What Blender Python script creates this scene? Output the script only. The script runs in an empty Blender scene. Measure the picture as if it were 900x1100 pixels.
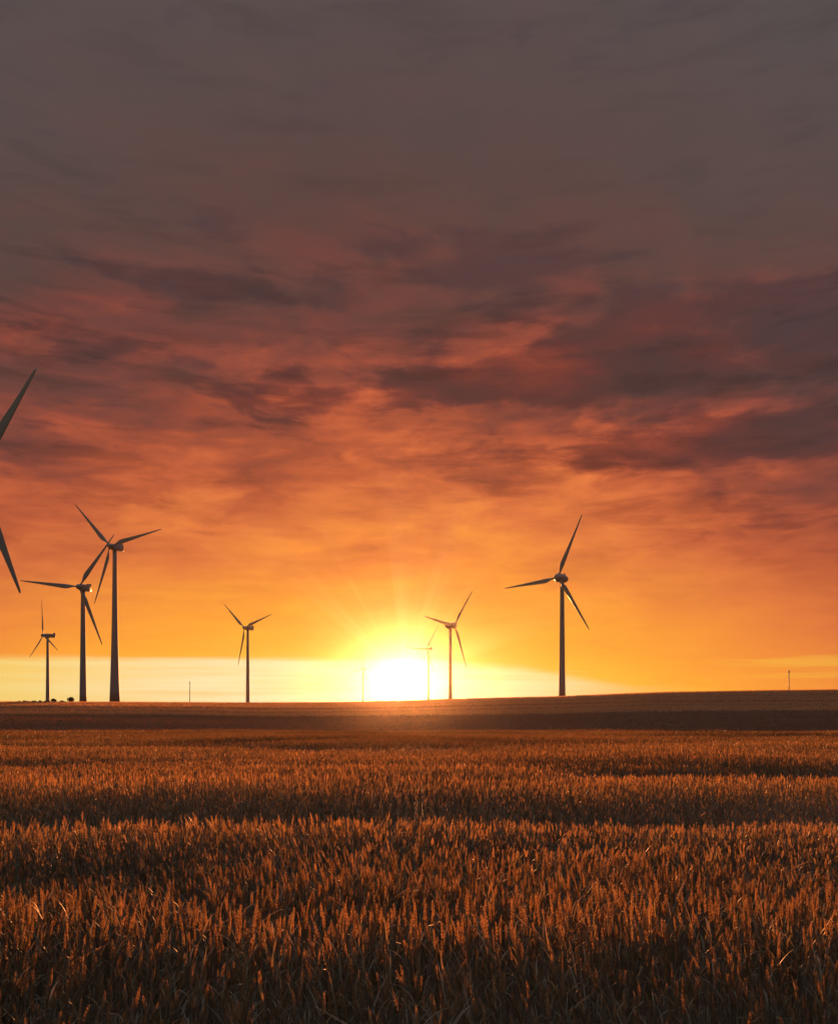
import bpy, math, random
import numpy as np
from mathutils import Vector

rng = np.random.default_rng(11)
random.seed(7)
R = math.radians
scene = bpy.context.scene
COL = scene.collection

# ------------------------------------------------------------------ frame
EYE = 1.75            # eye height (m)
F, CX, HY = 900.0, 450.0, 762.0     # focal length and level line, photo units
SUN_AZ = math.atan((434 - CX) / F)
SUN_EL = math.atan((HY - 729) / F)
EXPO = 1.2            # the photograph is exposed for the field, not for the sky
SUN_DIR = Vector((math.sin(SUN_AZ) * math.cos(SUN_EL), math.cos(SUN_AZ) * math.cos(SUN_EL), math.sin(SUN_EL)))


def lin(r, g, b, k=1.0):
    def f(c):
        c /= 255.0
        return (c / 12.92 if c <= 0.04045 else ((c + 0.055) / 1.055) ** 2.4) * k
    return (f(r), f(g), f(b), 1.0)


# ------------------------------------------------------------------ helpers
def mesh_obj(name, verts, faces, mat, parent=None, smooth=False):
    me = bpy.data.meshes.new(name)
    me.from_pydata([tuple(v) for v in verts], [], [tuple(f) for f in faces])
    me.update()
    if smooth:
        me.polygons.foreach_set('use_smooth', [True] * len(me.polygons))
    if mat:
        me.materials.append(mat)
    o = bpy.data.objects.new(name, me)
    COL.objects.link(o)
    if parent:
        o.parent = parent
    return o


def np_mesh(name, V, T, mats, mat_idx=None, attrs=None, smooth=None):
    """triangle mesh straight from arrays"""
    me = bpy.data.meshes.new(name)
    nv, nt = len(V), len(T)
    me.vertices.add(nv)
    me.vertices.foreach_set('co', np.ascontiguousarray(V, dtype=np.float32).ravel())
    me.loops.add(nt * 3)
    me.loops.foreach_set('vertex_index', np.ascontiguousarray(T, dtype=np.int32).ravel())
    me.polygons.add(nt)
    me.polygons.foreach_set('loop_start', np.arange(0, nt * 3, 3, dtype=np.int32))
    for m in mats:
        me.materials.append(m)
    if mat_idx is not None:
        me.polygons.foreach_set('material_index', np.ascontiguousarray(mat_idx, dtype=np.int32))
    if smooth is not None:
        me.polygons.foreach_set('use_smooth', np.ascontiguousarray(smooth, dtype=bool))
    me.update(calc_edges=True)
    for k, a in (attrs or {}).items():
        at = me.attributes.new(k, 'FLOAT', 'POINT')
        at.data.foreach_set('value', np.ascontiguousarray(a, dtype=np.float32))
    o = bpy.data.objects.new(name, me)
    COL.objects.link(o)
    return o


def tag(o, label=None, cat=None, group=None, kind=None):
    if label: o['label'] = label
    if cat: o['category'] = cat
    if group: o['group'] = group
    if kind: o['kind'] = kind
    return o


def empty(name, loc, rz=0.0):
    o = bpy.data.objects.new(name, None)
    o.empty_display_size = 1
    o.location = loc
    o.rotation_euler = (0, 0, rz)
    COL.objects.link(o)
    return o


class N:
    """tiny expression builder over shader math nodes"""
    nt = None

    def __init__(self, s): self.s = s

    @staticmethod
    def m(op, *a, clamp=False):
        n = N.nt.nodes.new('ShaderNodeMath'); n.operation = op; n.use_clamp = clamp
        for i, x in enumerate(a):
            if isinstance(x, N): N.nt.links.new(x.s, n.inputs[i])
            else: n.inputs[i].default_value = x
        return N(n.outputs[0])

    def __add__(s, o): return N.m('ADD', s, o)
    __radd__ = __add__
    def __mul__(s, o): return N.m('MULTIPLY', s, o)
    __rmul__ = __mul__
    def __sub__(s, o): return N.m('SUBTRACT', s, o)
    def __rsub__(s, o): return N.m('SUBTRACT', o, s)
    def __truediv__(s, o): return N.m('DIVIDE', s, o)


def smooth(x, a, b):
    n = N.nt.nodes.new('ShaderNodeMapRange'); n.interpolation_type = 'SMOOTHSTEP'
    N.nt.links.new(x.s, n.inputs[0])
    n.inputs[1].default_value = a; n.inputs[2].default_value = b
    n.inputs[3].default_value = 0; n.inputs[4].default_value = 1
    return N(n.outputs[0])


def gexp(x, w):       # exp(-x/w)
    return N.m('EXPONENT', x * (-1.0 / w))


def combine(x, y, z):
    n = N.nt.nodes.new('ShaderNodeCombineXYZ')
    for i, v in enumerate((x, y, z)):
        if isinstance(v, N): N.nt.links.new(v.s, n.inputs[i])
        else: n.inputs[i].default_value = v
    return N(n.outputs[0])


def noise(vec, scale, detail=5, rough=0.55, dist=0.0):
    n = N.nt.nodes.new('ShaderNodeTexNoise')
    N.nt.links.new(vec.s, n.inputs['Vector'])
    n.inputs['Scale'].default_value = scale; n.inputs['Detail'].default_value = detail
    n.inputs['Roughness'].default_value = rough; n.inputs['Distortion'].default_value = dist
    return N(n.outputs['Fac'] if 'Fac' in n.outputs else n.outputs[0])


def ramp(x, stops):
    n = N.nt.nodes.new('ShaderNodeValToRGB')
    e = n.color_ramp.elements
    while len(e) < len(stops): e.new(1.0)
    for el, (p, c) in zip(e, stops):
        el.position = p; el.color = c
    N.nt.links.new(x.s, n.inputs[0])
    return N(n.outputs[0])


def mix(fac, a, b, mode='MIX'):
    n = N.nt.nodes.new('ShaderNodeMix'); n.data_type = 'RGBA'; n.blend_type = mode
    n.clamp_result = False
    for i, v in ((0, fac), (6, a), (7, b)):
        if isinstance(v, N): N.nt.links.new(v.s, n.inputs[i])
        elif i == 0: n.inputs[0].default_value = v
        else: n.inputs[i].default_value = v
    return N(n.outputs[2])


# ------------------------------------------------------------------ sky
def build_world():
    w = bpy.data.worlds.new('World'); scene.world = w; w.use_nodes = True
    nt = w.node_tree; N.nt = nt
    bg = nt.nodes['Background']
    STR = 0.05
    bg.inputs['Strength'].default_value = STR
    K = 1.0 / STR / 2 ** EXPO
    tc = nt.nodes.new('ShaderNodeTexCoord')
    sep = nt.nodes.new('ShaderNodeSeparateXYZ'); nt.links.new(tc.outputs['Generated'], sep.inputs[0])
    x, y, z = (N(sep.outputs[i]) for i in range(3))
    az = N.m('ARCTAN2', x, y) - SUN_AZ
    el = N.m('ARCSINE', N.m('MAXIMUM', z, -0.02))
    dt = nt.nodes.new('ShaderNodeVectorMath'); dt.operation = 'DOT_PRODUCT'
    nt.links.new(tc.outputs['Generated'], dt.inputs[0]); dt.inputs[1].default_value = SUN_DIR
    ang = N.m('ARCCOSINE', N.m('MINIMUM', N(dt.outputs['Value']), 1.0))

    sky = nt.nodes.new('ShaderNodeTexSky'); sky.sky_type = 'NISHITA'
    sky.sun_disc = False
    sky.sun_elevation = SUN_EL; sky.sun_rotation = SUN_AZ
    sky.air_density = 1.5; sky.dust_density = 2.5; sky.ozone_density = 1.0
    skyc = N(sky.outputs[0])

    # cloud deck seen in perspective: a plane overhead
    den = N.m('MAXIMUM', z, 0.0) + 0.16
    px, py = x / den, y / den
    P = combine(px, py, 0.0)
    warp = noise(P, 2.2, 4, 0.5)
    big = noise(P, 1.3, 3, 0.5, 0.3)
    med = noise(combine(px * 0.75 + warp * 0.25, py + warp * 0.35, 3.7), 3.4, 6, 0.55, 0.2)
    fine = noise(combine(px * 0.7 + warp * 0.3, py + warp * 0.3, 9.1), 10.0, 5, 0.55, 0.3)
    puff = noise(combine(az * 3.0 + warp * 0.3, el * 8.5 + warp * 0.5, 2.0), 2.6, 6, 0.52, 0.25)

    def blob(pxx, pyy, rx, ry):
        X, Z = (pxx - CX) / F, (HY - pyy) / F
        a0 = math.atan(X) - SUN_AZ; e0 = math.atan(Z / math.sqrt(1 + X * X))
        dx = (az - a0) * (F / rx); dy = (el - e0) * (F / ry)
        return gexp(dx * dx + dy * dy, 1.0)

    dark = blob(715, 345, 130, 32) + blob(830, 372, 150, 34) + blob(600, 392, 150, 20) + blob(470, 418, 150, 17) * 0.85 + blob(320, 430, 110, 15) * 0.7 \
        + blob(870, 465, 210, 36) + blob(700, 480, 120, 16) * 0.5 + blob(250, 312, 150, 20) * 0.8 + blob(430, 268, 170, 22) * 0.7 + blob(590, 290, 120, 20) * 0.6 \
        + blob(60, 460, 90, 16) * 0.6 + blob(160, 380, 110, 14) * 0.5 + blob(830, 570, 130, 22) * 0.5 + blob(880, 330, 90, 16) * 0.5
    light = blob(420, 240, 140, 22) * 0.5 + blob(640, 340, 80, 16) * 0.7 + blob(300, 380, 190, 26) * 0.5 + blob(850, 300, 80, 20) * 0.6
    az2 = az * az
    amp = (smooth(el, 0.05, 0.34) * 0.9 + 0.1) * (1.0 - smooth(el, 0.36, 0.58) * 0.60)
    # ragged lumps hanging under the deck: crisp on top, soft below
    rag = noise(combine(az * 3.2 + warp * 0.45, el * 7.5 + warp * 0.6, 6.0), 3.4, 8, 0.56, 0.15)
    fil = noise(combine(az * 2.6 + warp * 0.5, el * 15.0 + warp * 0.4, 1.5), 3.0, 6, 0.6, 0.2)
    lumps = N.m('MINIMUM', dark, 1.0) * 0.78 + (rag - 0.5) * 1.7 + (fil - 0.5) * 0.7 + (puff - 0.5) * 0.6
    mask = smooth(lumps, 0.16, 0.66)
    rim = smooth(lumps, 0.0, 0.34) * (1.0 - mask)
    rip = (fil - 0.5) * 0.16 * smooth(el, 0.12, 0.22)
    tex = (big - 0.5) * 0.20 + (med - 0.5) * 0.26 + (puff - 0.5) * 0.30 + (fine - 0.5) * 0.08 + rip
    s = el * 0.96 + smooth(el, 0.12, 0.30) * 0.035 + az2 * 0.46 + smooth(az, 0.05, 0.5) * 0.035 + amp * (tex + mask * 0.045 - light * 0.06 - rim * 0.02)
    S = 1.6
    cloud = ramp(s * (1 / S), [(p / S, lin(*c)) for p, c in [
        (0.00, (255, 192, 60)), (0.07, (254, 180, 56)), (0.11, (250, 164, 56)), (0.17, (238, 140, 60)), (0.225, (220, 118, 62)),
        (0.285, (194, 95, 57)), (0.335, (168, 80, 54)), (0.39, (138, 68, 54)), (0.45, (110, 62, 56)), (0.53, (94, 65, 61)),
        (0.63, (88, 71, 69)), (0.78, (87, 77, 77)), (1.1, (64, 59, 64)), (1.6, (50, 49, 58))]])
    # folds of the deck a shade darker or lighter
    mul = (1.0 - amp * ((fine - 0.5) * 0.3 + (puff - 0.5) * 0.5)) * (1.0 - mask * amp * 0.27) * (1.0 - (smooth(fil, 0.48, 0.68) * 0.26) * amp) * 1.04 * (1.0 + (light * 0.10 + rim * 0.05) * amp)
    cloud = mix(1.0, cloud, combine(mul, mul * (1.0 - mask * 0.07), mul * (1.0 + mask * 0.05)), 'MULTIPLY')
    cdim = 1.0 - gexp(ang, 0.070) * 0.70
    cloud = mix(1.0, cloud, combine(cdim, cdim, cdim), 'MULTIPLY')
    # unseen sky high overhead, brightened as added fill light for the wheat
    cloud = mix(smooth(el, 0.74, 1.25), cloud, lin(243, 244, 255))

    # clear strip under the deck
    st = noise(combine(az * 1.2, el * 26.0, 0.0), 2.4, 4, 0.5, 0.4)
    top = 0.0585 - smooth(az, 0.02, 0.10) * 0.008 - smooth(az, 0.10, 0.30) * 0.026 - smooth(az, 0.3, 0.55) * 0.02 - az2 * 0.012
    d = el - top + (st - 0.5) * 0.012 + (noise(combine(az * 2.0, 4.4, 0.0), 2.5, 4, 0.6) - 0.5) * 0.012
    clear = 1.0 - smooth(d, -0.006, 0.006)
    streak = smooth(st, 0.52, 0.66) * (1.0 - smooth(el, 0.045, 0.075)) * smooth(az, 0.1, 0.25) * 0.65
    clear = N.m('MAXIMUM', clear, streak)
    pale = mix(smooth(az2, 0.0, 0.22), lin(255, 242, 196, K), lin(254, 222, 130, K))
    pale = mix(smooth(az, 0.08, 0.36), pale, lin(253, 184, 60, K))
    wisp = noise(combine(az * 1.6, el * 60.0, 3.0), 2.2, 5, 0.55, 0.3)
    pale = mix(smooth(st, 0.35, 0.7) * 0.35, pale, lin(254, 206, 92, K))
    pale = mix(smooth(wisp, 0.46, 0.70) * 0.32, pale, lin(253, 190, 74, K))
    pdim = 1.0 - gexp(ang, 0.09) * 0.72
    pale = mix(1.0, pale, combine(pdim, pdim, pdim), 'MULTIPLY')
    pale = mix(0.12, pale, skyc)
    # the deck itself hides the blue sky but lets a little through aloft
    n = nt.nodes.new('ShaderNodeVectorMath'); n.operation = 'SCALE'
    nt.links.new(cloud.s, n.inputs[0]); n.inputs['Scale'].default_value = K
    deck = mix(0.04, N(n.outputs[0]), skyc)
    col = mix(clear, deck, pale)
    # aureole round the sun and its disc
    for a, wd, c in ((0.42, 0.024, (1, 0.78, 0.60)), (0.03, 0.26, (1, 0.38, 0.05))):
        g = gexp(ang, wd) * (a * K)
        col = mix(1.0, col, mix(1.0, combine(g, g, g), (*c, 1), 'MULTIPLY'), 'ADD')
    th = N.m('ARCTAN2', az, el - SUN_EL)
    beam = noise(combine(N.m('COSINE', th) * 1.6, N.m('SINE', th) * 1.6, 0.0), 2.3, 3, 0.5)
    beam = smooth(beam, 0.47, 0.62) * gexp(ang, 0.065) * 0.40 * K * smooth(el, 0.03, 0.08)
    col = mix(1.0, col, mix(1.0, combine(beam, beam, beam), (1, 0.62, 0.30, 1), 'MULTIPLY'), 'ADD')
    disc = (1.0 - smooth(ang, 0.004, 0.009)) * (14.0 * K)
    col = mix(1.0, col, mix(1.0, combine(disc, disc, disc), (1, 0.8, 0.5, 1), 'MULTIPLY'), 'ADD')
    nt.links.new(col.s, bg.inputs['Color'])


build_world()

# ------------------------------------------------------------------ sun
sl = bpy.data.lights.new('sun', 'SUN')
sl.energy = 5.0; sl.angle = R(0.6); sl.color = (1.0, 0.31, 0.085)
so = bpy.data.objects.new('sun', sl); COL.objects.link(so)
so.rotation_euler = SUN_DIR.to_track_quat('Z', 'Y').to_euler()
so.location = (0, 200, 120)

# ------------------------------------------------------------------ terrain
hu = np.array([-2.0, -0.8, -0.5, -0.2, -0.1, -0.0167, 0.04, 0.17, 0.21, 0.28, 0.39, 0.5, 0.8, 2.0])
hp = np.array([754., 754, 754.3, 755.6, 755.2, 753.6, 751.6, 748.6, 747, 744.2, 742.2, 741, 740.5, 740])
uu = np.linspace(-2, 2, 801)
pp = np.interp(uu, hu, hp)
ker = np.exp(-np.linspace(-2, 2, 13) ** 2); ker /= ker.sum()
pp = np.convolve(np.pad(pp, 6, mode='edge'), ker, 'valid')
RIDGE = 430.0
EDGE = 110.0
FALL = 0.0155         # the near field falls gently away from the viewer


def sstep(a, b, t):
    t = np.clip((t - a) / (b - a), 0, 1)
    return t * t * (3 - 2 * t)


ZY = np.arange(-6000.0, 7000.0, 3.0)
_k = np.exp(-(np.arange(-8, 9) / 4.0) ** 2); _k /= _k.sum()
ZA = np.convolve(np.interp(ZY, [-300, EDGE, 178, 268, RIDGE], [300 * FALL, -FALL * EDGE, -3.3, -1.33, 0]), _k, 'same')
ZB = np.convolve(np.interp(ZY, [178, 268, RIDGE, 900, 5000], [0, 0.25, 1, 0.9, 0.1]), _k, 'same')


def terrain(x, y):
    x = np.asarray(x, float); y = np.asarray(y, float)
    u = np.where(y > 20, x / np.maximum(y, 20), x / 20)
    zr = EYE + (HY - np.interp(np.clip(u, -2, 2), uu, pp)) / F * RIDGE
    z = np.interp(y, ZY, ZA) + zr * np.interp(y, ZY, ZB)
    z = z + 0.22 * np.sin(y / 23 + x / 90) * sstep(190, 250, y) * (1 - sstep(360, 425, y))
    return z


def build_ground():
    ys = np.concatenate([np.linspace(-6000, -40, 14)[:-1], np.linspace(-40, 130, 60)[:-1], np.linspace(130, 470, 120)[:-1],
                         np.geomspace(470, 3600, 40)])
    us = np.linspace(-1, 1, 141)
    Y, U = np.meshgrid(ys, us, indexing='ij')
    X = U * (np.abs(Y) * 1.25 + 160)
    X = np.clip(X, -7000, 7000)
    Z = terrain(X, Y)
    V = np.stack([X, Y, Z], -1).reshape(-1, 3)
    nr, nc = Y.shape
    i = (np.arange(nr - 1)[:, None] * nc + np.arange(nc - 1)[None]).ravel()
    T = np.concatenate([np.stack([i, i + 1, i + nc + 1], 1), np.stack([i, i + nc + 1, i + nc], 1)])
    m = bpy.data.materials.new('farmland'); m.use_nodes = True
    nt = m.node_tree; N.nt = nt
    b = nt.nodes['Principled BSDF']
    geo = nt.nodes.new('ShaderNodeNewGeometry')
    sp = nt.nodes.new('ShaderNodeSeparateXYZ'); nt.links.new(geo.outputs['Position'], sp.inputs[0])
    x, y = N(sp.outputs[0]), N(sp.outputs[1])
    P = combine(x * 0.02, y * 0.25, 0.0)
    row = noise(P, 1.0, 4, 0.6)
    spot = noise(N(geo.outputs['Position']), 0.35, 5, 0.6)
    soil = mix(spot, (0.035, 0.024, 0.015, 1), (0.075, 0.05, 0.03, 1))
    beet = mix(spot, (0.06, 0.036, 0.019, 1), (0.11, 0.06, 0.033, 1))
    stub = mix(row, (0.20, 0.09, 0.042, 1), (0.38, 0.18, 0.085, 1))
    wob = (noise(combine(x * 0.012, y * 0.004, 0.0), 1.0, 2) - 0.5) * 26.0
    yy = y + wob + x * 0.05
    c = mix(smooth(yy, 112.0, 125.0), soil, beet)
    c = mix(smooth(yy, 262.0, 272.0), c, stub)
    strip = smooth(row, 0.48, 0.62) * 0.7
    c = mix(strip, c, beet)
    nt.links.new(c.s, b.inputs['Base Color'])
    b.inputs['Roughness'].default_value = 0.75
    b.inputs['Specular IOR Level'].default_value = 0.25
    bp = nt.nodes.new('ShaderNodeBump'); bp.inputs['Distance'].default_value = 0.5; bp.inputs['Strength'].default_value = 0.8
    nb = noise(combine(x * 0.25, y * 0.9, 0.0), 1.0, 6, 0.65)
    nt.links.new(nb.s, bp.inputs['Height']); nt.links.new(bp.outputs[0], b.inputs['Normal'])
    o = np_mesh('ground', V, T, [m], smooth=np.ones(len(T), bool))
    tag(o, kind='structure')
    o['label'] = 'dark farmland rolling to the horizon'


build_ground()


# ------------------------------------------------------------------ wheat
def plant_mat():
    m = bpy.data.materials.new('ripening_wheat'); m.use_nodes = True
    nt = m.node_tree; N.nt = nt
    out = nt.nodes['Material Output']; b = nt.nodes['Principled BSDF']
    def attr(nm):
        a = nt.nodes.new('ShaderNodeAttribute'); a.attribute_name = nm
        return N(a.outputs['Fac'])
    tint, organ = attr('tint'), attr('organ')
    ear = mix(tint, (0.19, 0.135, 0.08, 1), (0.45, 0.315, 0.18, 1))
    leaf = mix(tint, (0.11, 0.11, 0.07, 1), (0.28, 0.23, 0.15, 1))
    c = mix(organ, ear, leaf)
    nt.links.new(c.s, b.inputs['Base Color'])
    b.inputs['Roughness'].default_value = 0.55
    b.inputs['Specular IOR Level'].default_value = 0.45
    tr = nt.nodes.new('ShaderNodeBsdfTranslucent')
    cc = mix(1.0, c, (1.35, 1.1, 0.8, 1), 'MULTIPLY')
    nt.links.new(cc.s, tr.inputs[0])
    mx = nt.nodes.new('ShaderNodeMixShader'); mx.inputs[0].default_value = 0.40
    nt.links.new(b.outputs[0], mx.inputs[1]); nt.links.new(tr.outputs[0], mx.inputs[2])
    nt.links.new(mx.outputs[0], out.inputs['Surface'])
    return m


def straw_mat():
    m = bpy.data.materials.new('pale_straw'); m.use_nodes = True
    nt = m.node_tree; N.nt = nt
    out = nt.nodes['Material Output']; b = nt.nodes['Principled BSDF']
    a = nt.nodes.new('ShaderNodeAttribute'); a.attribute_name = 'tint'
    o = nt.nodes.new('ShaderNodeAttribute'); o.attribute_name = 'organ'
    c = mix(N(o.outputs['Fac']), mix(N(a.outputs['Fac']), (0.42, 0.22, 0.10, 1), (0.66, 0.37, 0.18, 1)), (0.32, 0.16, 0.085, 1))
    nt.links.new(c.s, b.inputs['Base Color']); b.inputs['Roughness'].default_value = 0.6
    tr = nt.nodes.new('ShaderNodeBsdfTranslucent'); nt.links.new(c.s, tr.inputs[0])
    mx = nt.nodes.new('ShaderNodeMixShader'); mx.inputs[0].default_value = 0.55
    nt.links.new(b.outputs[0], mx.inputs[1]); nt.links.new(tr.outputs[0], mx.inputs[2])
    nt.links.new(mx.outputs[0], out.inputs['Surface'])
    return m


def dew_mat():
    m = bpy.data.materials.new('dew'); m.use_nodes = True
    b = m.node_tree.nodes['Principled BSDF']
    b.inputs['Base Color'].default_value = (0.95, 0.95, 0.95, 1)
    b.inputs['Transmission Weight'].default_value = 1.0
    b.inputs['Roughness'].default_value = 0.22
    b.inputs['IOR'].default_value = 1.33
    return m


def proto(lod, rg):
    """one stalk: base at 0, ear tip at z = 1 nominal (metres scaled later); returns V, T, organ"""
    V, T, O = [], [], []

    def add(v, t, o):
        k = sum(len(a) for a in V)
        V.append(np.array(v, float)); T.append(np.array(t, int) + k); O.append(np.full(len(v), float(o)))

    H = 0.80
    el = rg.uniform(0.082, 0.118)
    lean = rg.normal(0, 0.035, 2)
    nod = rg.uniform(0.0, 0.5) ** 3 * 5.0
    nd = rg.uniform(0, 2 * math.pi)

    def axis(t):    # t in 0..1 along stem+ear
        z = t * H
        b = max(0, t - 0.82) / 0.18
        off = lean * t * t * H
        sh = nod * b * b * 0.045
        return np.array([off[0] + math.cos(nd) * sh, off[1] + math.sin(nd) * sh, z - sh * 0.35 * b])
    t0 = 1 - el / H
    # stem
    nseg = (3, 2, 1, 1, 1)[lod]; sides = (3, 3, 2, 2, 2)[lod]; sr = (0.0017, 0.0019, 0.003, 0.005, 0.009)[lod]
    zs = np.linspace(0.2 if lod < 2 else 0.55, t0 + 0.01, nseg + 1)
    v, t = [], []
    for i, q in enumerate(zs):
        c = axis(q)
        for j in range(sides):
            a = 2 * math.pi * j / sides
            v.append(c + sr * np.array([math.cos(a), math.sin(a), 0]))
    for i in range(nseg):
        for j in range(sides if sides > 2 else 1):
            a, b2 = i * sides + j, i * sides + (j + 1) % sides
            t += [(a, b2, b2 + sides), (a, b2 + sides, a + sides)]
    add(v, t, 0.7)
    # ear: two rows of thin husks set like a herringbone along the rachis
    tw = rg.uniform(0, math.pi)
    fl = np.array([math.cos(tw), math.sin(tw), 0])

    def husk(c, ax, side, nrm, L, w, d, awn):
        b, tip = c - ax * L * 0.12, c + ax * L
        m = c + ax * L * 0.42 + nrm * d
        vv = [b, c + ax * L * 0.42 + side * w, m, c + ax * L * 0.42 - side * w, tip]
        tt = [(0, 1, 2), (2, 1, 4), (0, 2, 3), (2, 4, 3)]
        if awn > 0:
            vv += [tip + ax * awn]; tt += [(1, 5, 3)] if awn < 0 else []
            vv += [tip - ax * L * .2 + side * 0.0006, tip - ax * L * .2 - side * 0.0006]; tt += [(6, 7, 5)]
        add(vv, tt, 0.0)
    if lod <= 1:
        n = int(rg.integers(10, 13)) if lod == 0 else 8
        for i in range(n):
            q = t0 + (1 - t0) * (i / n) * 0.93
            c0 = axis(q); up = axis(min(1, q + 0.03)) - c0; up /= np.linalg.norm(up)
            pr = i / (n - 1)
            sz = (0.72 + 0.40 * math.sin(math.pi * min(1, 0.18 + 0.82 * pr)) - 0.22 * pr) * rg.uniform(0.9, 1.12) * (1.0 if lod == 0 else 1.3)
            for sgn in (-1, 1):
                for h in range(2 if lod == 0 else 1):
                    ro = (rg.uniform(-0.5, 0.5) if h == 0 else sgn * rg.uniform(0.7, 1.3)) * (1 if i % 2 else -1)
                    f2 = fl * math.cos(ro) + np.cross(up, fl) * math.sin(ro)
                    ax = up * 0.962 + f2 * sgn * 0.27; ax /= np.linalg.norm(ax)
                    side = f2 - ax * np.dot(f2, ax); side /= np.linalg.norm(side)
                    nrm = np.cross(ax, side)
                    c = c0 + f2 * sgn * 0.0020 * sz + up * (0.002 if sgn > 0 else -0.002)
                    husk(c, ax, side, nrm, 0.0138 * sz, 0.0029 * sz, 0.0018 * sz * (1 if h else -1), rg.uniform(0.001, 0.009) if lod == 0 else 0)
    else:
        wm = (0, 0, 0.0072, 0.0090, 0.0135)[lod]
        for pl in range(2):
            a = tw + pl * math.pi / 2
            sdv = np.array([math.cos(a), math.sin(a), 0])
            b, tip = axis(t0 - 0.01), axis(1.0)
            if lod == 2:
                v = [b]; t = []
                for i in range(3):
                    c = axis(t0 + (1 - t0) * (0.2 + 0.27 * i)); r = wm * (1.0, 0.95, 0.7)[i] * rg.uniform(0.8, 1.2)
                    v += [c - sdv * r, c + sdv * r * rg.uniform(0.8, 1.2)]
                v.append(tip)
                t = [(0, 2, 1), (1, 2, 4), (1, 4, 3), (3, 4, 6), (3, 6, 5), (5, 6, 7)]
            else:
                c = axis(t0 + (1 - t0) * 0.4)
                v = [b, c + sdv * wm, tip, c - sdv * wm]; t = [(0, 1, 2), (0, 2, 3)]
            add(v, t, 0.0)
    # leaves
    nl = (3, 2, 2, 1, 1)[lod] + (1 if rg.random() < 0.5 and lod < 2 else 0)
    for k in range(nl):
        q0 = rg.uniform(0.45, 0.84); c = axis(q0)
        a = rg.uniform(0, 2 * math.pi); dr = np.array([math.cos(a), math.sin(a), 0]); sdv = np.array([-dr[1], dr[0], 0])
        L = rg.uniform(0.10, 0.21); w = rg.uniform(0.0035, 0.0065) * (1, 1, 1.4, 2.2, 3.5)[lod]
        ns = (6, 4, 2, 1, 1)[lod]
        e0 = rg.uniform(1.05, 1.5); bend = rg.uniform(0.1, 1.7) * (1 if rg.random() < .75 else 1.6)
        p = c.copy(); v, t = [], []
        twst = rg.uniform(-1, 1)
        for i in range(ns + 1):
            f = i / ns
            ww = w * (1 - f ** 1.6) + 0.0003
            s2 = sdv * math.cos(twst * f) + np.array([0, 0, 1]) * math.sin(twst * f)
            v += [p - s2 * ww, p + s2 * ww]
            ang = e0 - bend * f * f
            p = p + (dr * math.cos(ang) + np.array([0, 0, 1]) * math.sin(ang)) * (L / ns)
        for i in range(ns):
            t += [(2 * i, 2 * i + 1, 2 * i + 3), (2 * i, 2 * i + 3, 2 * i + 2)]
        add(v, t, 1.0)
    return np.concatenate(V), np.concatenate(T), np.concatenate(O)


def value_noise(seed, nx=256):
    g = np.random.default_rng(seed).random((nx, nx))
    def f(x, y):
        xi, yi = np.floor(x).astype(int), np.floor(y).astype(int)
        fx, fy = x - xi, y - yi
        fx, fy = fx * fx * (3 - 2 * fx), fy * fy * (3 - 2 * fy)
        a = g[xi % nx, yi % nx]; b = g[(xi + 1) % nx, yi % nx]; c = g[xi % nx, (yi + 1) % nx]; d = g[(xi + 1) % nx, (yi + 1) % nx]
        return (a * (1 - fx) + b * fx) * (1 - fy) + (c * (1 - fx) + d * fx) * fy
    return f


n1, n2, n3, n4 = (value_noise(k) for k in (1, 2, 3, 4))


def crop_rise(x, y):
    """wind-laid swells of the crop top (m, around 0)"""
    wv = (n1(x * 0.16 + 40, y * 0.42 + 30.35) - 0.5) * 0.20
    wv += (n2(x * 0.42, y * 0.9) - 0.5) * 0.10
    wv += (n3(x * 0.05, y * 0.11) - 0.5) * 0.16
    # fuller swells and the hollows between them
    wob = (n4(x * 0.5 + 9, y * 0 + 3) - 0.5) * 0.7
    wv += 0.11 * np.exp(-((y - 4.15 - wob) / 0.45) ** 2) - 0.15 * np.exp(-((y - 2.6) / 0.85) ** 2)
    w2 = (n4(x * (0.5 / np.maximum(y, 3) ** 0.5) + 60, y * 0.15 + 7) - 0.5) * 1.0 * np.sqrt(np.maximum(y, 1.0))
    q = y - w2
    for c, sg, am in ((5.7, 0.75, -0.19), (7.6, 0.7, 0.13), (10.8, 1.6, -0.17), (14.5, 1.8, 0.07), (21.0, 4.0, -0.13), (30.0, 4.0, 0.06), (43.0, 7.0, -0.13), (58.0, 6.0, 0.07), (78.0, 10.0, -0.15)):
        wv += am * np.exp(-((q - c) / sg) ** 2) * 2.0 * n2(x * (0.9 / np.maximum(y, 3) ** 0.6) + c, y * 0 + c) ** 1.3
    wv += (n1(x * 0.045 + 3, y * 0.09 + 11) - 0.5) * 0.42 * sstep(22, 40, y)
    # patches the wind or the soil has left lower, at every scale
    for f, a in ((0.11, 0.16), (0.31, 0.10), (0.8, 0.06)):
        wv -= a * np.clip(n3(x * f * 0.7 + 13 * f, y * f + 5) * 2 - 1.0, 0, 1) ** 1.0
    return wv


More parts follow.
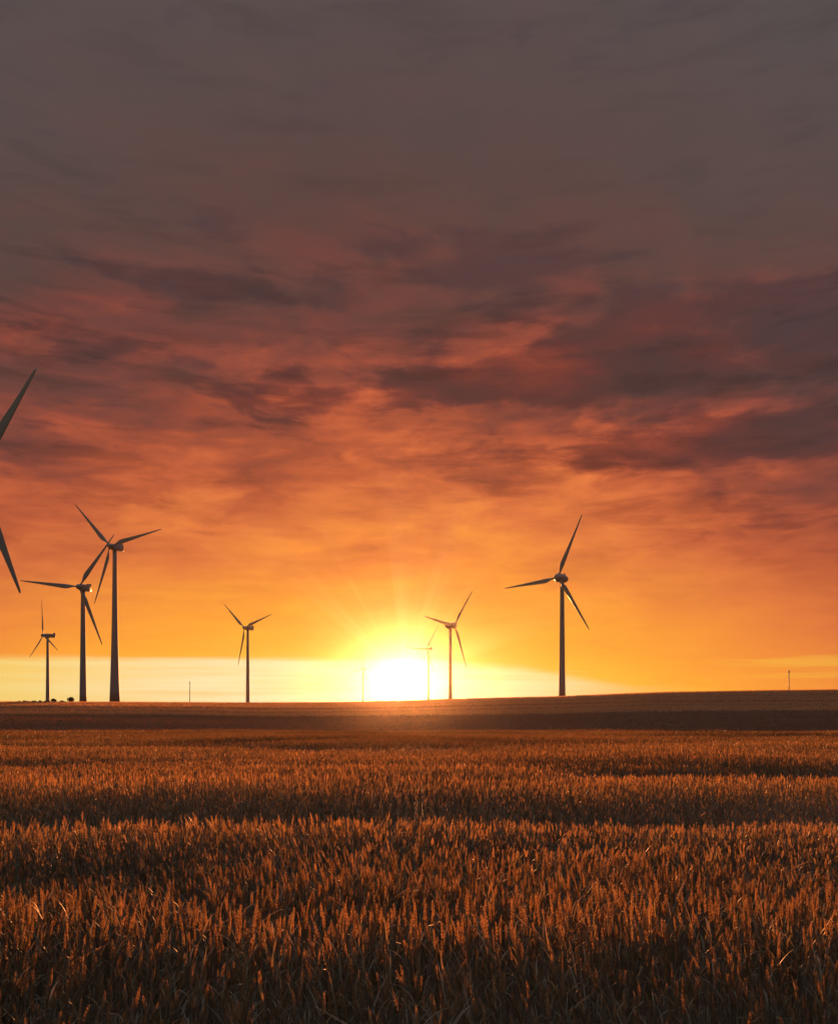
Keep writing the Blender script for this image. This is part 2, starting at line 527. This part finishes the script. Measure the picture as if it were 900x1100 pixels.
def build_wheat():
    bands = [(0, 1.55, 6.5, 250), (1, 6.5, 13.0, 170), (2, 13.0, 27.0, 100), (3, 27.0, 60.0, 50), (4, 60.0, EDGE + 3, 24)]
    Vs, Ts, Os, Ti, base = [], [], [], [], 0
    tops = []
    for lod, y0, y1, dens in bands:
        rg = np.random.default_rng(100 + lod)
        area_w = lambda y: y * 0.58 + 1.3
        wmax = area_w(y1)
        n = int(dens * (y1 - y0) * 2 * wmax)
        y = rg.uniform(y0, y1, n); x = rg.uniform(-wmax, wmax, n)
        keep = (np.abs(x) < area_w(y)) & (y < EDGE + 2 - 16 * n3(x * 0.05, y * 0.02) * (rg.random(n) ** 0.5))
        x, y = x[keep], y[keep]
        # drilled rows run away from the viewer; tufts thicken along them
        row = 0.125
        xr = np.round(x / row) * row
        x = x + (xr - x) * 0.55 * (1 if lod < 3 else 0.2)
        dn = n4(x * 1.7, y * 1.7)
        keep = (rg.random(len(x)) < 0.55 + 0.8 * dn) & (rg.random(len(x)) < 1.25 - 0.8 * sstep(70, EDGE, y))
        x, y = x[keep], y[keep]
        n = len(x)
        gz = terrain(x, y)
        sc = (0.8 + crop_rise(x, y) + rg.normal(0, 0.025, n) - np.abs(rg.normal(0, 0.11, n)) * (rg.random(n) < 0.75)) / 0.8
        short = rg.random(n) < 0.10
        sc[short] *= rg.uniform(0.80, 0.93, short.sum())
        yaw = rg.uniform(0, 2 * math.pi, n)
        # patches lean together
        lx = (n2(x * 0.8 + 7, y * 0.8) - 0.5) * 0.16 + rg.normal(0, 0.03, n); ly = (n3(x * 0.8, y * 0.8 + 5) - 0.5) * 0.12 + rg.normal(0, 0.03, n)
        bent = rg.random(n) < 0.03
        lx[bent] += rg.normal(0, 0.38, bent.sum()); ly[bent] += rg.normal(0, 0.30, bent.sum())
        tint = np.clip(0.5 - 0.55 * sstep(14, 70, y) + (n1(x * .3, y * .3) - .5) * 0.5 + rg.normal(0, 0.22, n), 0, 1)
        NP = 28 if lod == 0 else 20
        pid = rg.integers(0, NP, n)
        for k in range(NP):
            V, T, O = proto(lod, np.random.default_rng(1000 * lod + k))
            s = np.where(pid == k)[0]
            if not len(s): continue
            c, sn = np.cos(yaw[s])[:, None], np.sin(yaw[s])[:, None]
            vx, vy, vz = V[:, 0][None], V[:, 1][None], V[:, 2][None]
            # scale the height by shifting the ear up: keep ear size true
            hz = vz * sc[s][:, None]
            t = (vz / 0.8) ** 2
            wid = rg.uniform(0.85, 1.2, len(s))[:, None]
            X = (vx * c - vy * sn) * wid + x[s][:, None] + lx[s][:, None] * t * 0.8
            Yv = (vx * sn + vy * c) * wid + y[s][:, None] + ly[s][:, None] * t * 0.8
            Z = hz + gz[s][:, None] - 0.0
            W = np.stack([X, Yv, Z], -1).reshape(-1, 3)
            idx = (T[None] + (np.arange(len(s)) * len(V))[:, None, None]).reshape(-1, 3) + base
            Vs.append(W); Ts.append(idx)
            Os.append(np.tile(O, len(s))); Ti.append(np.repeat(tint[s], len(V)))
            base += len(W)
            if lod < 3:
                ti = np.where((V[:, 2] > 0.72) & (O == 0))[0]
                pick = rg.random(len(s)) < (0.16, 0.07, 0.02)[lod]
                q = np.where(pick)[0]
                if len(q):
                    vi = rg.choice(ti, len(q))
                    WW = W.reshape(len(s), len(V), 3)[q, vi]
                    tops.append(np.concatenate([WW, rg.uniform(0.7, 1.3, (len(q), 1)) * (0.0015, 0.0022, 0.0035)[lod]], 1))
    V = np.concatenate(Vs); T = np.concatenate(Ts); O = np.concatenate(Os); TI = np.concatenate(Ti)
    # dew drops
    dr = np.concatenate(tops)
    import bmesh
    bm = bmesh.new(); bmesh.ops.create_icosphere(bm, subdivisions=1, radius=1.0)
    bm.verts.ensure_lookup_table()
    sv = np.array([v.co[:] for v in bm.verts]); stt = np.array([[v.index for v in f.verts] for f in bm.faces]); bm.free()
    DV = (dr[:, None, :3] + sv[None] * dr[:, 3][:, None, None]).reshape(-1, 3)
    DT = (stt[None] + (np.arange(len(dr)) * len(sv))[:, None, None]).reshape(-1, 3) + len(V)
    mi = np.concatenate([np.zeros(len(T), np.int32), np.ones(len(DT), np.int32)])
    sm = np.concatenate([np.zeros(len(T), bool), np.ones(len(DT), bool)])
    V = np.concatenate([V, DV]); T = np.concatenate([T, DT])
    O = np.concatenate([O, np.zeros(len(DV))]); TI = np.concatenate([TI, np.zeros(len(DV))])
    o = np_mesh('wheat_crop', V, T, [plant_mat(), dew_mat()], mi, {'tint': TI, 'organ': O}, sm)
    tag(o, 'ripening wheat standing in the field with dew on its sunlit ears', 'wheat', kind='stuff')
    print('wheat tris', len(T), 'dew', len(dr))


build_wheat()


def build_far_crop():
    """the pale grain on the far slope: tufts of upright straw"""
    rg = np.random.default_rng(77)
    n = 190000
    y = rg.uniform(150, 455, n); x = rg.uniform(-1, 1, n) * (y * 0.6 + 20)
    wob = (n3(x * 0.02 + 5, y * 0.004) - 0.5) * 20
    yy = y + wob
    low = yy < 258 + 8 * n1(x * 0.03, y * 0) + 14 * rg.random(n) ** 2
    for a0, b0 in ((292, 299), (318, 334), (350, 354), (372, 382), (404, 408)):
        low |= (yy > a0) & (yy < b0)
    keep = rg.random(n) < 0.45 + 0.55 * n1(x * 0.05, y * 0.3)
    low = low[keep]
    x, y = x[keep], y[keep]; n = len(x)
    g = terrain(x, y)
    K = 5
    a = rg.uniform(0, 2 * math.pi, (n, K)); off = rg.normal(0, 0.30, (n, K, 2))
    h = rg.uniform(0.2, 0.95, (n, K)) * np.where(low, 0.55, 1.0)[:, None]; w = rg.uniform(0.03, 0.075, (n, K)); ln = rg.normal(0, 0.16, (n, K, 2))
    bx = x[:, None] + off[..., 0]; by = y[:, None] + off[..., 1]; bz = np.repeat(g[:, None], K, 1) - 0.03
    p0 = np.stack([bx - np.cos(a) * w, by - np.sin(a) * w, bz], -1); p1 = np.stack([bx + np.cos(a) * w, by + np.sin(a) * w, bz], -1)
    p2 = np.stack([bx + ln[..., 0], by + ln[..., 1], bz + h], -1)
    V = np.stack([p0, p1, p2], 2).reshape(-1, 3)
    T = np.arange(len(V)).reshape(-1, 3)
    tint = np.repeat(np.clip(rg.normal(0.85, 0.2, n), 0, 1), K * 3)
    o = np_mesh('straw_stubble', V, T, [straw_mat()], None, {'tint': tint, 'organ': np.repeat(low.astype(float), K * 3)})
    tag(o, 'pale straw standing in strips on the far slope below the horizon', 'stubble', kind='stuff')


build_far_crop()


# ------------------------------------------------------------------ turbines
def paint(name, col, rough=0.35):
    m = bpy.data.materials.new(name); m.use_nodes = True
    nt = m.node_tree; N.nt = nt
    b = nt.nodes['Principled BSDF']
    tc = nt.nodes.new('ShaderNodeTexCoord')
    v = noise(N(tc.outputs['Object']), 0.35, 5, 0.6)
    c = mix(v, tuple(k * 0.82 for k in col[:3]) + (1,), col)
    nt.links.new(c.s, b.inputs['Base Color'])
    b.inputs['Roughness'].default_value = rough
    b.inputs['Specular IOR Level'].default_value = 0.22
    return m


M_TOWER = paint('tower_paint', (0.31, 0.31, 0.32, 1), 0.6)
M_BLADE = paint('blade_gelcoat', (0.32, 0.32, 0.33, 1), 0.35)
M_NAC = paint('nacelle_shell', (0.31, 0.31, 0.32, 1), 0.35)
M_STEEL = paint('galvanised_steel', (0.30, 0.30, 0.31, 1), 0.5)


def lathe(profile, axis='Z', n=28, cap=True):
    v, f = [], []
    for r, h in profile:
        for j in range(n):
            a = 2 * math.pi * j / n
            if axis == 'Z': v.append((r * math.cos(a), r * math.sin(a), h))
            else: v.append((r * math.cos(a), h, -r * math.sin(a)))
    k = len(profile)
    for i in range(k - 1):
        for j in range(n):
            f.append((i * n + j, i * n + (j + 1) % n, (i + 1) * n + (j + 1) % n, (i + 1) * n + j))
    if cap:
        f.append(tuple(range(n - 1, -1, -1))); f.append(tuple((k - 1) * n + j for j in range(n)))
    return v, f


def blade_mesh(L=36.3, root=1.3):
    st = [(0.00, 0.85, 1.0), (0.03, 0.85, 1.0), (0.07, 1.05, 0.85), (0.12, 1.9, 0.45), (0.17, 2.55, 0.30), (0.22, 2.65, 0.25), (0.34, 2.25, 0.21),
          (0.48, 1.85, 0.18), (0.62, 1.42, 0.16), (0.76, 1.05, 0.14), (0.88, 0.78, 0.13), (0.95, 0.58, 0.12), (0.985, 0.45, 0.12), (1.0, 0.16, 0.12)]
    n = 18
    v, f = [], []
    for t, ch, th in st:
        tw = R(15) * (1 - t) ** 2 - R(1)
        z = root + (L - root) * t
        pre = 0.6 * t * t
        roundness = max(0.0, min(1.0, (th - 0.3) / 0.55))
        for j in range(n):
            a = 2 * math.pi * j / n
            # chord runs along X, leading edge at -X (30% ahead of the pitch axis)
            cx = -math.cos(a) * 0.5
            xa = ch * (cx + 0.20 * (1 - roundness))
            taper = 1.0 - (cx + 0.5) ** 1.3 * 0.85 * (1 - roundness)
            ya = ch * th * 0.5 * math.sin(a) * (taper if roundness < 1 else 1)
            v.append((xa * math.cos(tw) - ya * math.sin(tw), xa * math.sin(tw) + ya * math.cos(tw) + pre, z))
    k = len(st)
    for i in range(k - 1):
        for j in range(n):
            f.append((i * n + j, i * n + (j + 1) % n, (i + 1) * n + (j + 1) % n, (i + 1) * n + j))
    f.append(tuple(range(n - 1, -1, -1))); f.append(tuple((k - 1) * n + j for j in range(n)))
    return v, f


def box_loft(secs):
    """rounded-rectangle sections along Y: (y, half width, z low, z high, corner)"""
    v, f = [], []
    n = 16
    for y, w, z0, z1, c in secs:
        hw, hh, zc = w, (z1 - z0) / 2, (z1 + z0) / 2
        for j in range(n):
            q, s = divmod(j, 4)
            a = math.pi / 2 * q + math.pi / 2 * s / 3
            sx, sz = ((1, 1), (-1, 1), (-1, -1), (1, -1))[q]
            v.append((sx * (hw - c) + c * math.cos(a), y, zc + sz * (hh - c) + c * math.sin(a)))
    k = len(secs)
    for i in range(k - 1):
        for j in range(n):
            f.append((i * n + (j + 1) % n, i * n + j, (i + 1) * n + j, (i + 1) * n + (j + 1) % n))
    f.append(tuple(range(n))); f.append(tuple((k - 1) * n + j for j in range(n - 1, -1, -1)))
    return v, f


BLADE = None


def turbine(px, hub_y, dist, hubz_extra, yaw, phi, kind, label, rb, rt, flare=0.0, scale=1.0, chord=1.0):
    """px: photo column of the tower axis, hub_y: photo row of the hub, dist: metres away"""
    global BLADE
    X = (px - CX) / F * dist
    hub_world = EYE + (HY - hub_y) / F * dist
    gz = float(terrain(X, dist)) - 0.15
    H = (hub_world - gz)
    root = empty('wind_turbine', (X, dist, gz), R(yaw))
    tag(root, label, 'wind turbine', 'wind turbines across the far fields')
    over = 4.3 * scale
    # tower
    top = H - (2.3 if kind == 'egg' else 1.7) * scale
    prof = []
    for i in range(13):
        t = i / 12
        r = rb + (rt - rb) * t + flare * (1 - t) ** 2.6
        prof.append((r, top * t))
    v, f = lathe(prof)
    tw = mesh_obj('tower', v, f, M_TOWER, root, True)
    # service door with steps, on the lee side of the foot
    a = R(200); rr = rb + flare * 0.93
    dv = [(-0.55, 0, 0), (0.55, 0, 0), (0.55, 0, 2.3), (-0.55, 0, 2.3)]
    V2 = []
    for q in (-0.25, 0.10):
        for (a0, _, z) in dv:
            V2.append((a0, -(rr + q), z + 1.6))
    Fd = [(0, 3, 2, 1), (4, 5, 6, 7), (0, 1, 5, 4), (1, 2, 6, 5), (2, 3, 7, 6), (3, 0, 4, 7)]
    mesh_obj('door', V2, Fd, M_STEEL, tw)
    # nacelle and hub
    S = scale
    if kind == 'egg':
        pr = []
        for i in range(15):
            t = i / 14
            y = -5.6 + 8.3 * t
            r = 2.6 * (max(0.0, 1 - ((y - 1.6) / 7.25) ** 2)) ** 0.62
            pr.append((max(0.12, r) * S, y * S))
        v, f = lathe(pr, 'Y')
        o = mesh_obj('nacelle', v, f, M_NAC, root, True); o.location = (0, 0, H)
        v, f = lathe([(1.15 * S, -0.3 * S), (1.15 * S, 0.9 * S)])
        o = mesh_obj('tower_collar', v, f, M_NAC, root, True); o.location = (0, 0, H - 3.0 * S)
        pr = [(2.62 * S, 2.72 * S)] + [(2.62 * S * math.cos(R(q)) ** 0.8, (2.72 + 3.3 * math.sin(R(q))) * S) for q in (10, 22, 35, 48, 60, 72, 82, 88)]
        v, f = lathe(pr, 'Y')
        hub = mesh_obj('rotor_hub', v, f, M_NAC, root, True); hub.location = (0, 0, H)
        v, f = box_loft([(-2.9, 0.25, 2.2, 3.4, 0.1), (-2.4, 0.25, 2.2, 3.4, 0.1)])
        o = mesh_obj('weather_mast', [(a * S, b * S, c * S) for a, b, c in v], f, M_STEEL, root); o.location = (0, 0, H)
    else:
        v, f = box_loft([(-7.2, 1.25, -1.25, 1.5, 0.45), (-6.8, 1.5, -1.5, 1.75, 0.5), (-1.5, 1.75, -1.75, 1.9, 0.5), (1.8, 1.65, -1.75, 1.85, 0.5), (2.6, 1.35, -1.35, 1.4, 0.6)])
        o = mesh_obj('nacelle', [(a * S, b * S, c * S) for a, b, c in v], f, M_NAC, root, True); o.location = (0, 0, H)
        pr = [(1.5 * S, 2.62 * S), (1.62 * S, 3.4 * S), (1.55 * S, 4.8 * S), (1.2 * S, 5.8 * S), (0.7 * S, 6.4 * S), (0.15 * S, 6.65 * S)]
        v, f = lathe(pr, 'Y')
        hub = mesh_obj('rotor_hub', v, f, M_NAC, root, True); hub.location = (0, 0, H)
        v, f = box_loft([(-6.6, 1.35, 1.78, 3.05, 0.15), (-5.7, 1.35, 1.80, 3.05, 0.15)])
        o = mesh_obj('cooler', [(a * S, b * S, c * S) for a, b, c in v], f, M_STEEL, root); o.location = (0, 0, H)
    for k in range(3):
        if BLADE is None:
            v, f = blade_mesh()
            b = mesh_obj('blade', v, f, M_BLADE, root, True); BLADE = b.data
        else:
            b = bpy.data.objects.new('blade', BLADE); COL.objects.link(b); b.parent = root
        b.location = (0, over, H)
        b.scale = (S * chord, S, S)
        b.rotation_euler = (0, R(phi + 120 * k), 0)
    return root


# px, hub row, distance, -, yaw, phase, kind, label, base radius, top radius, flare
turbine(-16.6, 520, 243, 0, 168.0, 85.2, 'egg', 'largest wind turbine at the left edge of the photo, only two blades in view', 2.1, 1.1, 0.3, 1.0, 1.5)
turbine(123.2, 588, 508, 0, 164, 42.5, 'box', 'tallest dark wind turbine with thick flared tower, right of the two standing close together', 2.0, 1.2, 1.1)
turbine(89.2, 631.5, 482, 0, 172, 83.2, 'box', 'shorter dark wind turbine with one blade pointing left, beside the tallest turbine', 1.85, 1.15, 0.15)
turbine(51.2, 683, 803, 0, 137.8, 3.7, 'box', 'small slim wind turbine by the low bushes with one blade straight up', 1.75, 1.1, 0.1)
turbine(266.1, 675, 792, 0, 147.9, 47.2, 'box', 'slim wind turbine standing alone between the left cluster and the sun', 1.8, 1.1, 0.1)
turbine(483.7, 672.3, 655, 0, 227.5, 83.3, 'egg', 'wind turbine veiled by orange glare, the larger of two just right of the setting sun', 1.7, 1.05, 0.1)
turbine(603.7, 621.5, 465, 0, 137.3, 93.8, 'egg', 'dark wind turbine with egg shaped nacelle standing alone right of the sun', 1.75, 1.1, 0.12)
turbine(460.2, 697.5, 1150, 0, 138, 84, 'box', 'faint pale wind turbine in the glare between the setting sun and a larger turbine', 1.8, 1.15, 0.1)
turbine(389.8, 719, 1620, 0, 138, 102, 'box', 'tiny faint wind turbine just left of the setting sun', 1.8, 1.15, 0.1)


# ------------------------------------------------------------------ masts
def mast(px, top_y, dist, r0, r1, label, head):
    X = (px - CX) / F * dist
    gz = float(terrain(X, dist)) - 0.1
    H = EYE + (HY - top_y) / F * dist - gz
    root = empty('mast', (X, dist, gz))
    tag(root, label, 'mast')
    v, f = lathe([(r0, 0), (r0 * 0.9, H * 0.3), (r1, H * 0.97)], n=12)
    mesh_obj('pole', v, f, M_STEEL, root, True)
    v, f = lathe([(r0 * 2.0, 0), (r0 * 2.0, 0.35), (r0 * 1.2, 0.5)], n=12)
    mesh_obj('footing', v, f, M_STEEL, root)
    v, f = lathe([(head, H * 0.97 - head * 2.6), (head, H * 0.97), (head * 0.4, H)], n=12)
    mesh_obj('antenna', v, f, M_STEEL, root, True)


mast(847.3, 720.2, 470, 0.30, 0.22, 'thin dark mast with a small head on the bare hill at far right', 0.38)
mast(203.8, 732, 1500, 0.75, 0.5, 'faint thin mast in the pale strip between the left turbines and the lone slim turbine', 0.75)


# ------------------------------------------------------------------ bushes
def leaf_mat():
    m = bpy.data.materials.new('bush_leaves'); m.use_nodes = True
    nt = m.node_tree; N.nt = nt
    b = nt.nodes['Principled BSDF']
    geo = nt.nodes.new('ShaderNodeNewGeometry')
    v = noise(N(geo.outputs['Position']), 1.1, 3)
    c = mix(v, (0.035, 0.05, 0.018, 1), (0.09, 0.10, 0.035, 1))
    nt.links.new(c.s, b.inputs['Base Color']); b.inputs['Roughness'].default_value = 0.6
    return m


def bark_mat():
    m = bpy.data.materials.new('bark'); m.use_nodes = True
    nt = m.node_tree; N.nt = nt
    b = nt.nodes['Principled BSDF']
    geo = nt.nodes.new('ShaderNodeNewGeometry')
    c = mix(noise(N(geo.outputs['Position']), 6.0, 4), (0.05, 0.035, 0.025, 1), (0.11, 0.08, 0.055, 1))
    nt.links.new(c.s, b.inputs['Base Color']); b.inputs['Roughness'].default_value = 0.9
    return m


M_LEAF, M_BARK = leaf_mat(), bark_mat()


def bush(px, dist, w, h, label, name='bush', seed=0, z_lift=0.0):
    rg = np.random.default_rng(seed)
    X = (px - CX) / F * dist
    gz = float(terrain(X, dist)) - 0.05
    root = empty(name, (X, dist, gz))
    tag(root, label, 'bush' if name == 'bush' else 'hedge')
    # stems
    v, f = [], []
    for k in range(5):
        a = rg.uniform(0, 6.28); tip = np.array([math.cos(a) * w * .3, math.sin(a) * w * .3, h * .75])
        b0 = np.array([math.cos(a) * 0.12, math.sin(a) * 0.12, 0]); i0 = len(v)
        for q, r in ((b0, .07), ((b0 + tip) / 2 + np.array([0, 0, .1]), .05), (tip, .02)):
            for j in range(5):
                v.append((q[0] + r * math.cos(j * 1.2566), q[1] + r * math.sin(j * 1.2566), q[2]))
        for i in range(2):
            for j in range(5):
                f.append((i0 + i * 5 + j, i0 + i * 5 + (j + 1) % 5, i0 + (i + 1) * 5 + (j + 1) % 5, i0 + (i + 1) * 5 + j))
    mesh_obj('stem', v, f, M_BARK, root)
    lob = [(rg.uniform(-.32, .32) * w, rg.uniform(-.3, .3) * min(w, 3), rg.uniform(.35, .68) * h, rg.uniform(.24, .36)) for _ in range(9 if w < 6 else 26)]
    if w >= 6:
        lob = [(rg.uniform(-.5, .5) * w, rg.uniform(-.5, .5), rg.uniform(.3, .6) * h, rg.uniform(.3, .45)) for _ in range(26)]
    v, f = [], []
    for lx, ly, lz, lr in lob:
        rr = lr * (h if w >= 6 else min(w, h) * 1.2)
        for _ in range(220):
            d = rg.normal(size=3); d /= np.linalg.norm(d)
            p = np.array([lx, ly, lz]) + d * rr * rg.uniform(.55, 1.08) * np.array([1, 1, .85])
            if p[2] < 0.05: p[2] = 0.05 + abs(rg.normal(0, .1))
            a = rg.normal(size=3); a /= np.linalg.norm(a); b = np.cross(a, d); b /= (np.linalg.norm(b) + 1e-6)
            s = rg.uniform(.14, .30)
            i0 = len(v)
            v += [p - a * s, p + b * s * .5, p + a * s, p - b * s * .5]
            f.append((i0, i0 + 1, i0 + 2, i0 + 3))
    mesh_obj('foliage', v, f, M_LEAF, root)


bush(75.8, 433, 3.0, 3.4, 'dark rounded bush standing at the foot of the shorter dark turbine', seed=3)
bush(57.2, 433, 2.6, 2.1, 'low dark bush right of the slim turbine by the left cluster', seed=4)
bush(66.5, 434, 2.4, 1.2, 'smallest low scrub clump between two dark bushes', seed=8)
bush(36, 431, 16.0, 1.1, 'long low hedge line along the horizon at far left', name='hedge', seed=5)

# ------------------------------------------------------------------ air
def build_haze():
    x0, x1, y0, y1, z0, z1 = -8900, 8900, -6300, 3800, -9.0, 142
    v = [(x0, y0, z0), (x1, y0, z0), (x1, y1, z0), (x0, y1, z0), (x0, y0, z1), (x1, y0, z1), (x1, y1, z1), (x0, y1, z1)]
    f = [(0, 3, 2, 1), (4, 5, 6, 7), (0, 1, 5, 4), (1, 2, 6, 5), (2, 3, 7, 6), (3, 0, 4, 7)]
    m = bpy.data.materials.new('haze'); m.use_nodes = True
    nt = m.node_tree; nt.nodes.clear()
    out = nt.nodes.new('ShaderNodeOutputMaterial'); p = nt.nodes.new('ShaderNodeVolumePrincipled')
    p.inputs['Color'].default_value = (0.96, 0.86, 0.76, 1)
    p.inputs['Density'].default_value = 0.9e-5
    p.inputs['Anisotropy'].default_value = 0.95
    nt.links.new(p.outputs[0], out.inputs['Volume'])
    o = mesh_obj('haze', v, f, m)
    tag(o, kind='stuff'); o['label'] = 'thin evening haze glowing around the low sun'; o['category'] = 'haze'


build_haze()

# ------------------------------------------------------------------ camera
cam = bpy.data.cameras.new('camera'); co = bpy.data.objects.new('camera', cam); COL.objects.link(co)
cam.sensor_fit = 'HORIZONTAL'; cam.sensor_width = 36; cam.lens = 36
cam.shift_y = (HY - 550) / 900
cam.clip_start = 0.05; cam.clip_end = 30000
co.location = (0, 0, EYE); co.rotation_euler = (R(90), 0, 0)
scene.camera = co

# ------------------------------------------------------------------ render
scene.view_settings.view_transform = 'Standard'
scene.view_settings.look = 'None'
scene.view_settings.exposure = EXPO; scene.view_settings.gamma = 1
scene.view_settings.use_curve_mapping = False
cy = scene.cycles
cy.max_bounces = 6; cy.diffuse_bounces = 3; cy.glossy_bounces = 2; cy.transmission_bounces = 4
cy.transparent_max_bounces = 4; cy.volume_bounces = 0
cy.sample_clamp_indirect = 3.0; cy.sample_clamp_direct = 0
cy.use_adaptive_sampling = True; cy.adaptive_threshold = 0.01
cy.use_denoising = True
try:
    cy.denoiser = 'OPENIMAGEDENOISE'; cy.denoising_prefilter = 'ACCURATE'
except Exception:
    pass
cy.caustics_reflective = False; cy.caustics_refractive = False
